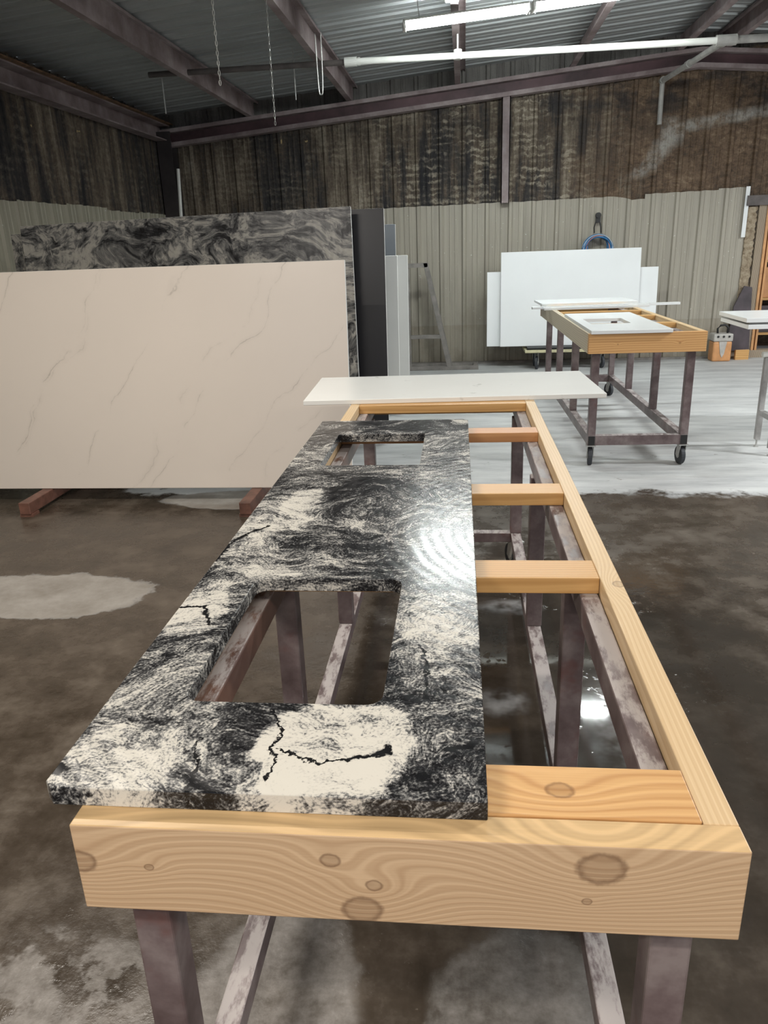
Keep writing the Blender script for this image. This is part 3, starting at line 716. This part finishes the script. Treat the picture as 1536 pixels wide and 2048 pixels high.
# A-frame rack behind the slabs
ar = empty('a_frame_rack', (-.25, 10.3, 0))
MB().box(-.52, .44, -.03, .03, 0, .05).build('base_bar', M['rack'], ar, bevel=.003)
MB().box(-.52, .44, .27, .33, 0, .05).build('base_bar', M['rack'], ar, bevel=.003)
MB().box(-.52, -.22, -.03, .03, 1.33, 1.385).build('top_bar', M['rack'], ar, bevel=.003)
MB().prism([(-.28, 1.385), (-.22, 1.385), (.08, .05), (.02, .05)], 'y', -.03, .03).build('sloped_post', M['rack'], ar, bevel=.003)
MB().box(-.52, -.46, -.03, .03, .05, 1.33).build('upright_post', M['rack'], ar, bevel=.003)
MB().box(-.46, -.05, -.025, .025, .42, .47).build('cross_bar', M['rack'], ar, bevel=.003)
MB().prism([(-.28, 1.33), (-.22, 1.33), (.08, .05), (.02, .05)], 'y', .27, .33).build('sloped_post', M['rack'], ar, bevel=.003)
for xx in (-.50, .40): MB().box(xx - .025, xx + .025, .0301, .2699, 0, .05).build('tie_bar', M['rack'], ar)
tag(ar, 'grey steel A-frame rack standing by the tan wall beside the slabs', 'rack')

# ------------------------------------------------------------------ white boards on a dolly
ws = math.radians(4.5)
o = MB().box(-.88, .88, 0, .025, 0, 1.19).build('white_board', M['white'], loc=(1.355, 10.28, .292), bevel=.004); o.rotation_euler = (-ws, 0, 0)
tag(o, 'large glossy white board leaning in front on the dolly', 'board', 'white boards on the dolly')
o = MB().box(-1.085, 1.085, 0, .025, 0, .95).build('white_board', M['white'], loc=(1.385, 10.335, .292), bevel=.003); o.rotation_euler = (-ws, 0, 0)
tag(o, 'wider, lower white board standing behind the large one by the tan wall', 'board', 'white boards on the dolly')
dl = empty('platform_dolly', (1.37, 10.32, 0))
MB().box(-.55, .55, -.2, .2, .262, .29).build('deck', M['blackpl'], dl, bevel=.004)
m = MB().box(-.58, .58, -.225, -.2005, .225, .262).box(-.58, .58, .2005, .225, .225, .262).box(-.58, -.5505, -.2, .2, .225, .262).box(.5505, .58, -.2, .2, .225, .262)
m.build('rim', M['yellow'], dl, bevel=.006)
for sx in (-.42, .42):
    for sy in (-.14, .14): caster(dl, sx, sy, .261, .085, .6 * sx)
tag(dl, 'low yellow-rimmed wheeled dolly under the two white boards', 'dolly')

# hose coil on its hook
hk = empty('hose_hook', (1.745, YW - .06, 1.86))
MB().cyl((0, .0, .03), (0, -.06, .03), .035, 16).cyl((0, 0, -.035), (0, -.05, -.035), .03, 16).box(-.028, .028, -.04, -.005, -.035, .03).build('bracket', M['blackpl'], hk)
MB().tube([(-.02, -.03, -.03), (-.05, -.06, -.12), (-.05, -.10, -.185)], .008).tube([(.02, -.03, -.03), (.035, -.06, -.12), (.035, -.10, -.185)], .008).build('strap', M['blackpl'], hk)
tag(hk, 'black wall hook holding up the blue hose coil', 'hook')
hc = empty('hose_coil', (1.745, YW - .16, 1.45))
def loop(R, dz, dy, n=36, sq=1.0): return [(R * cos(2 * PI * k / n), dy + .012 * sin(3 * 2 * PI * k / n + R * 40), R * sq * sin(2 * PI * k / n) + dz) for k in range(n)]
for R, dz, dy in ((.195, 0, 0), (.188, .004, -.024), (.172, .012, .008), (.165, .02, -.03), (.18, -.006, -.044), (.150, .03, -.012), (.203, -.012, -.02), (.158, .012, .012), (.190, .012, .012), (.138, .045, -.01), (.128, .06, .012), (.145, .035, -.03), (.178, .018, .03), (.165, .028, .03)):
    MB().tube(loop(R, dz, dy), .0115, 8, True).build('hose_loop', M['hose_blue'], hc, smooth=True)
tag(MB().tube(loop(.192, .008, -.052), .006, 8, True).build('hose_loop', M['hose_pale'], hc, smooth=True), 'pale blue loop')
tag(MB().tube(loop(.15, .022, -.046, sq=1.1), .006, 8, True).build('hose_loop', M['hose_red'], hc, smooth=True), 'reddish loop')
tag(hc, 'coil of blue hose hanging on the tan wall above the white boards', 'hose')

# orange canister on the floor by the tan wall
bx = empty('shop_canister', (3.40, 10.62, 0))
MB().box(-.12, .12, -.1, .1, .0, .26).build('shell', M['orange'], bx, bevel=.02)
m = MB().box(-.125, .125, -.105, .105, .26, .36); m.build('lid', M['greycap'], bx, bevel=.015)
MB().prism([(-.05, .26), (.05, .26), (.025, .1), (0, .05), (-.025, .1)], 'y', -.106, -.1005).build('front_badge', M['greycap'], bx)
MB().tube([(-.05, 0, .36), (-.055, 0, .42), (-.02, 0, .46), (.04, 0, .465), (.08, 0, .43), (.075, 0, .36)], .014).build('handle', M['blackpl'], bx, smooth=True)
for x in (-.07, 0, .07): MB().cyl((x, -.106, .325), (x, -.114, .325), .014, 12).build('knob', M['blackpl'], bx)
tag(bx, 'small orange and grey canister with black handle on the floor by the doorway', 'canister')

# things in the doorway
o = MB().prism([(3.50, 0.101), (3.80, .101), (3.76, .92), (3.66, .94), (3.55, .68)], 'y', -.012, .012).build('dark_offcut', M['purple_sheet'], loc=(0, 10.72, 0), bevel=.002)
o.rotation_euler = (-.05, 0, 0)
o.location = (.02, 10.755, 0.005)
tag(o, 'dark violet sheet offcut leaning beside the doorway post', 'offcut')
o = MB().box(-.09, .09, -.02, .02, 0, .13).build('pine_offcut', M['board'], loc=(3.70, YW - .24, .0), bevel=.002); o.rotation_euler = (0, 0, .12)
tag(o, 'short yellow pine offcut standing on the floor below the dark sheet', 'offcut')
sh = empty('storage_shelf', (4.35, 11.45, 0))
for x in (-.32, .42):
    for y in (-.2, .2): MB().box(x - .025, x + .025, y - .025, y + .025, 0, 2.0).build('post', M['post_wood'], sh)
for z in (.25, .72, 1.22, 1.7): MB().box(-.29, .39, -.22, .22, z, z + .03).build('shelf_board', M['board'], sh)
tag(sh, 'timber shelf seen through the doorway', 'shelf')
o = MB().box(4.1, 4.6, 11.27, 11.6, .751, 1.15).build('cardboard_box', M['orange'], bevel=.006); tag(o, 'orange-brown box on the shelf in the doorway', 'box')
o = MB().box(4.1, 4.55, 11.27, 11.6, 1.251, 1.62).build('white_box', M['white2'], bevel=.006); tag(o, 'white box on the shelf above the orange-brown box', 'box')
o = MB().box(4.1, 4.6, 11.28, 11.6, .281, .64).build('dark_box', M['purple_sheet'], bevel=.006); tag(o, 'dark box low on the shelf in the doorway', 'box')

# ------------------------------------------------------------------ stand with white panels at the right edge
st = empty('steel_stand', (2.52, 5.93, 0))
for (x, y) in ((-.22, .14), (-.22, -.14), (.5, .14), (.5, -.14)):
    lg = MB().box(x - .02, x + .02, y - .02, y + .02, .06, .92).build('leg', M['alu'], st, bevel=.003) if x > 0 else MB().box(x - .02, x + .02, y - .02, y + .02, .06, .70).build('leg', M['alu'], st, bevel=.003)
    MB().cyl((x, y, 0), (x, y, .06), .007, 10).cyl((x, y, 0), (x, y, .012), .018, 12).build('foot_bolt', M['zinc'], lg)
for x in (-.22, .5): MB().box(x - .018, x + .018, -.12, .12, .26, .30).build('tie_bar', M['alu'], st, bevel=.003)
for y in (-.14, .14): MB().cyl((-.26, y, .722), (.52, y, .722), .022, 14).build('top_tube', M['pvc'], st)
MB().box(.46, .54, -.2, .2, .921, .945).build('bearer', M['alu'], st)
tag(st, 'pale steel stand with screw feet at the right edge of the photo', 'stand')
for k, (z, y0, x0, lab) in enumerate(((.946, 5.78, 2.03, 'lower of the two white panels sticking in at the right edge'), (.991, 5.80, 2.02, 'upper of the two white panels sticking in at the right edge'))):
    o = MB().box(x0, 3.5, y0, y0 + .62, z, z + .03).build('quartz_sheet', M['white'], bevel=.002)
    tag(o, lab, 'panel', 'white panels at the right edge')
o = MB().box(2.06, 3.4, 5.84, 5.9, .9765, .9905).build('spacer_strip', M['alu']); tag(o, 'grey spacer strip between the two white panels', 'spacer')

# ------------------------------------------------------------------ overhead pipe, lights, chains
PY = 8.33; PZ = 3.315
pp = empty('conduit_pipe', (0, PY, PZ))
MB().cyl((-1.08, 0, 0), (2.38, 0, -.02), .03).build('white_run', M['pvc'], pp, smooth=False)
MB().cyl((-3.15, 0, .0), (-1.1, 0, 0), .027).build('dark_run', M['pipe_dark'], pp)
MB().cyl((2.46, 0, -.02), (6.5, 0, -.05), .034).build('grey_run', M['pipe_grey'], pp)
MB().cyl((-1.16, 0, 0), (-1.04, 0, 0), .042).cyl((-1.03, 0, 0), (-1.005, 0, 0), .036).build('coupling', M['pvc'], pp)
MB().cyl((2.33, 0, -.02), (2.51, 0, -.02), .047).cyl((2.42, 0, -.02), (2.42, .12, -.015), .042).build('tee_fitting', M['pipe_grey'], pp)
MB().cyl((2.42, .12, -.015), (2.42, 2.40, .08), .030).build('branch_run', M['pipe_grey'], pp)
MB().cyl((2.42, 1.22, .03), (2.42, 1.32, .035), .040).build('coupling', M['pipe_grey'], pp)
MB().cyl((2.42, 2.43, .085), (2.42, 2.43, -.40), .030).cyl((2.42, 2.38, .085), (2.42, 2.46, .085), .04).build('drop_run', M['pipe_grey'], pp)
MB().cyl((-.06, 0, .03), (-.06, 0, .18), .008).cyl((-.06, 0, -.037), (-.06, 0, .045), .04, 14).build('hanger', M['pvc'], pp)
tag(pp, 'long conduit crossing under the roof, white in the middle, dark at its left end', 'pipe')

def lamp(xc, yc, zc, label):
    r = empty('fluorescent_light', (xc, yc, zc)); r.rotation_euler = (0, -math.atan(.095), .13)
    MB().prism([(-.075, .026), (.075, .026), (.075, .036), (.04, .05), (-.04, .05), (-.075, .036)], 'x', -.54, .54).build('housing', M['lamp_white'], r, bevel=.003)
    for y in (-.035, .035): MB().cyl((-.525, y, -.0), (.525, y, -.0), .021, 14).build('tube', M['tube'], r, smooth=False)
    for sx in (-1, 1):
        a, b = sorted((sx * .525, sx * .545))
        MB().box(a, b, -.07, .07, -.025, .03).build('end_cap', M['lamp_white'], r, bevel=.003)
        MB().tube([(sx * .53, -.078, .036), (sx * .53, -.082, -.02), (sx * .53, -.05, -.05)], .005).build('clip', M['zinc'], r)
    for sx in (-.4, .4):
        h = roofz(xc + sx) - (zc + sx * .095) - .06
        MB().cyl((sx, 0, .05), (sx, 0, .05 + h), .004, 8).build('hanger_wire', M['zinc'], r)
    tag(r, label, 'ceiling light', 'fluorescent lights below the roof'); return r
L1 = lamp(.02, 7.50, 3.415, 'lit fluorescent batten, the left one of the glowing pair')
L2 = lamp(1.115, 7.64, 3.52, 'lit fluorescent batten continuing the pair to the right')
jb = empty('junction_box', (-.095, 7.0, 3.42))
MB().box(-.055, .055, -.05, .05, -.005, .09).build('body', M['jbox'], jb, bevel=.012)
MB().box(-.04, .04, -.055, -.0505, .01, .075).build('cover', M['jbox'], jb, bevel=.003)
MB().cyl((0, 0, .09), (0, 0, .12), .012).build('nipple', M['zinc'], jb)
tag(jb, 'ivory junction box on the purlin just above the left light', 'junction box')

def chain_links(name, x, y, z0, z1, label, r=.0024, step=.026):
    m = MB(); z = z0; k = 0
    while z < z1:
        a = [Vector((.0058 * cos(t), 0, .0165 * sin(t))) for t in [2 * PI * q / 10 for q in range(10)]]
        R = Matrix.Rotation(PI / 2 * (k % 2) + .3, 3, 'Z')
        m.tube([R @ p + Vector((0, 0, z - z0)) for p in a], r, 5, True); z += step; k += 1
    o = m.build(name, M['chain'], loc=(x, y, z0)); tag(o, label, 'chain', 'thin chains hanging from the roof'); return o
chain_links('hanging_chain', -1.47, 5.05, 2.575, 3.56, 'thin chain hanging clear below the roof, crossing the left purlin')
chain_links('hanging_chain', -1.47, 6.46, 2.545, 3.56, 'longest thin chain, its end low in front of the end rafter')
for (x, y, z0, z1, lab) in ((-3.02, 8.33, 2.96, 3.28, 'short hanging rod below the left end of the dark pipe'), (-1.72, 8.6, 3.06, 3.54, 'short hanging rod behind the dark pipe near the second purlin')):
    o = MB().cyl((0, 0, 0), (0, 0, z1 - z0), .006, 8).build('hanging_rod', M['chain'], loc=(x, y, z0)); tag(o, lab, 'rod')
m = MB(); pts = []
for k in range(25):
    t = k / 24; pts.append((-.028 + .056 * t, 0, -.525 * (1 - (2 * t - 1) ** 6)))
lc = MB().tube(pts, .007, 6).build('hanging_chain', M['chain'], loc=(-1.392, 8.22, 3.555)); tag(lc, 'looped chain hanging in a U from the second purlin', 'chain', 'thin chains hanging from the roof')
o = MB().cyl((0, 0, 0), (.03, .33, 2.62), .022, 14).build('white_pole', M['pvc'], loc=(-3.72, 10.05, .03), smooth=False)
tag(o, 'pale pole standing upright in the back left corner behind the slabs', 'pole')

# ------------------------------------------------------------------ light
def area(name, loc, size, sy, power, col, rot=(0, 0, 0)):
    l = bpy.data.lights.new(name, 'AREA'); l.shape = 'RECTANGLE'; l.size = size; l.size_y = sy; l.energy = power; l.color = col
    o = bpy.data.objects.new(name, l); C.objects.link(o); o.location = loc; o.rotation_euler = rot; return o
WARM = (1.0, .93, .84); COOL = (.96, .99, 1.0)
for (x, y, p, cl) in ((-1.9, 2.6, 52, WARM), (2.6, 2.6, 34, COOL), (-2.4, -1.2, 50, WARM), (.3, -.9, 38, WARM), (2.8, -1.2, 36, WARM), (0, -3.6, 60, WARM), (4.6, 4.6, 130, COOL), (6.6, 7.0, 180, COOL)):
    area('unseen_lamp', (x, y, rz_(x) - .22), 1.2, .12, p, cl)  # unseen lamps; the strongest two, cool, added to brighten the back
W = bpy.data.worlds.new('World'); bpy.context.scene.world = W; W.use_nodes = True
W.node_tree.nodes['Background'].inputs[0].default_value = (.85, .9, 1.0, 1); W.node_tree.nodes['Background'].inputs[1].default_value = .5
vs = bpy.context.scene.view_settings
vs.view_transform = 'Standard'; vs.look = 'None'; vs.gamma = 1; vs.use_curve_mapping = False; vs.exposure = 0.6
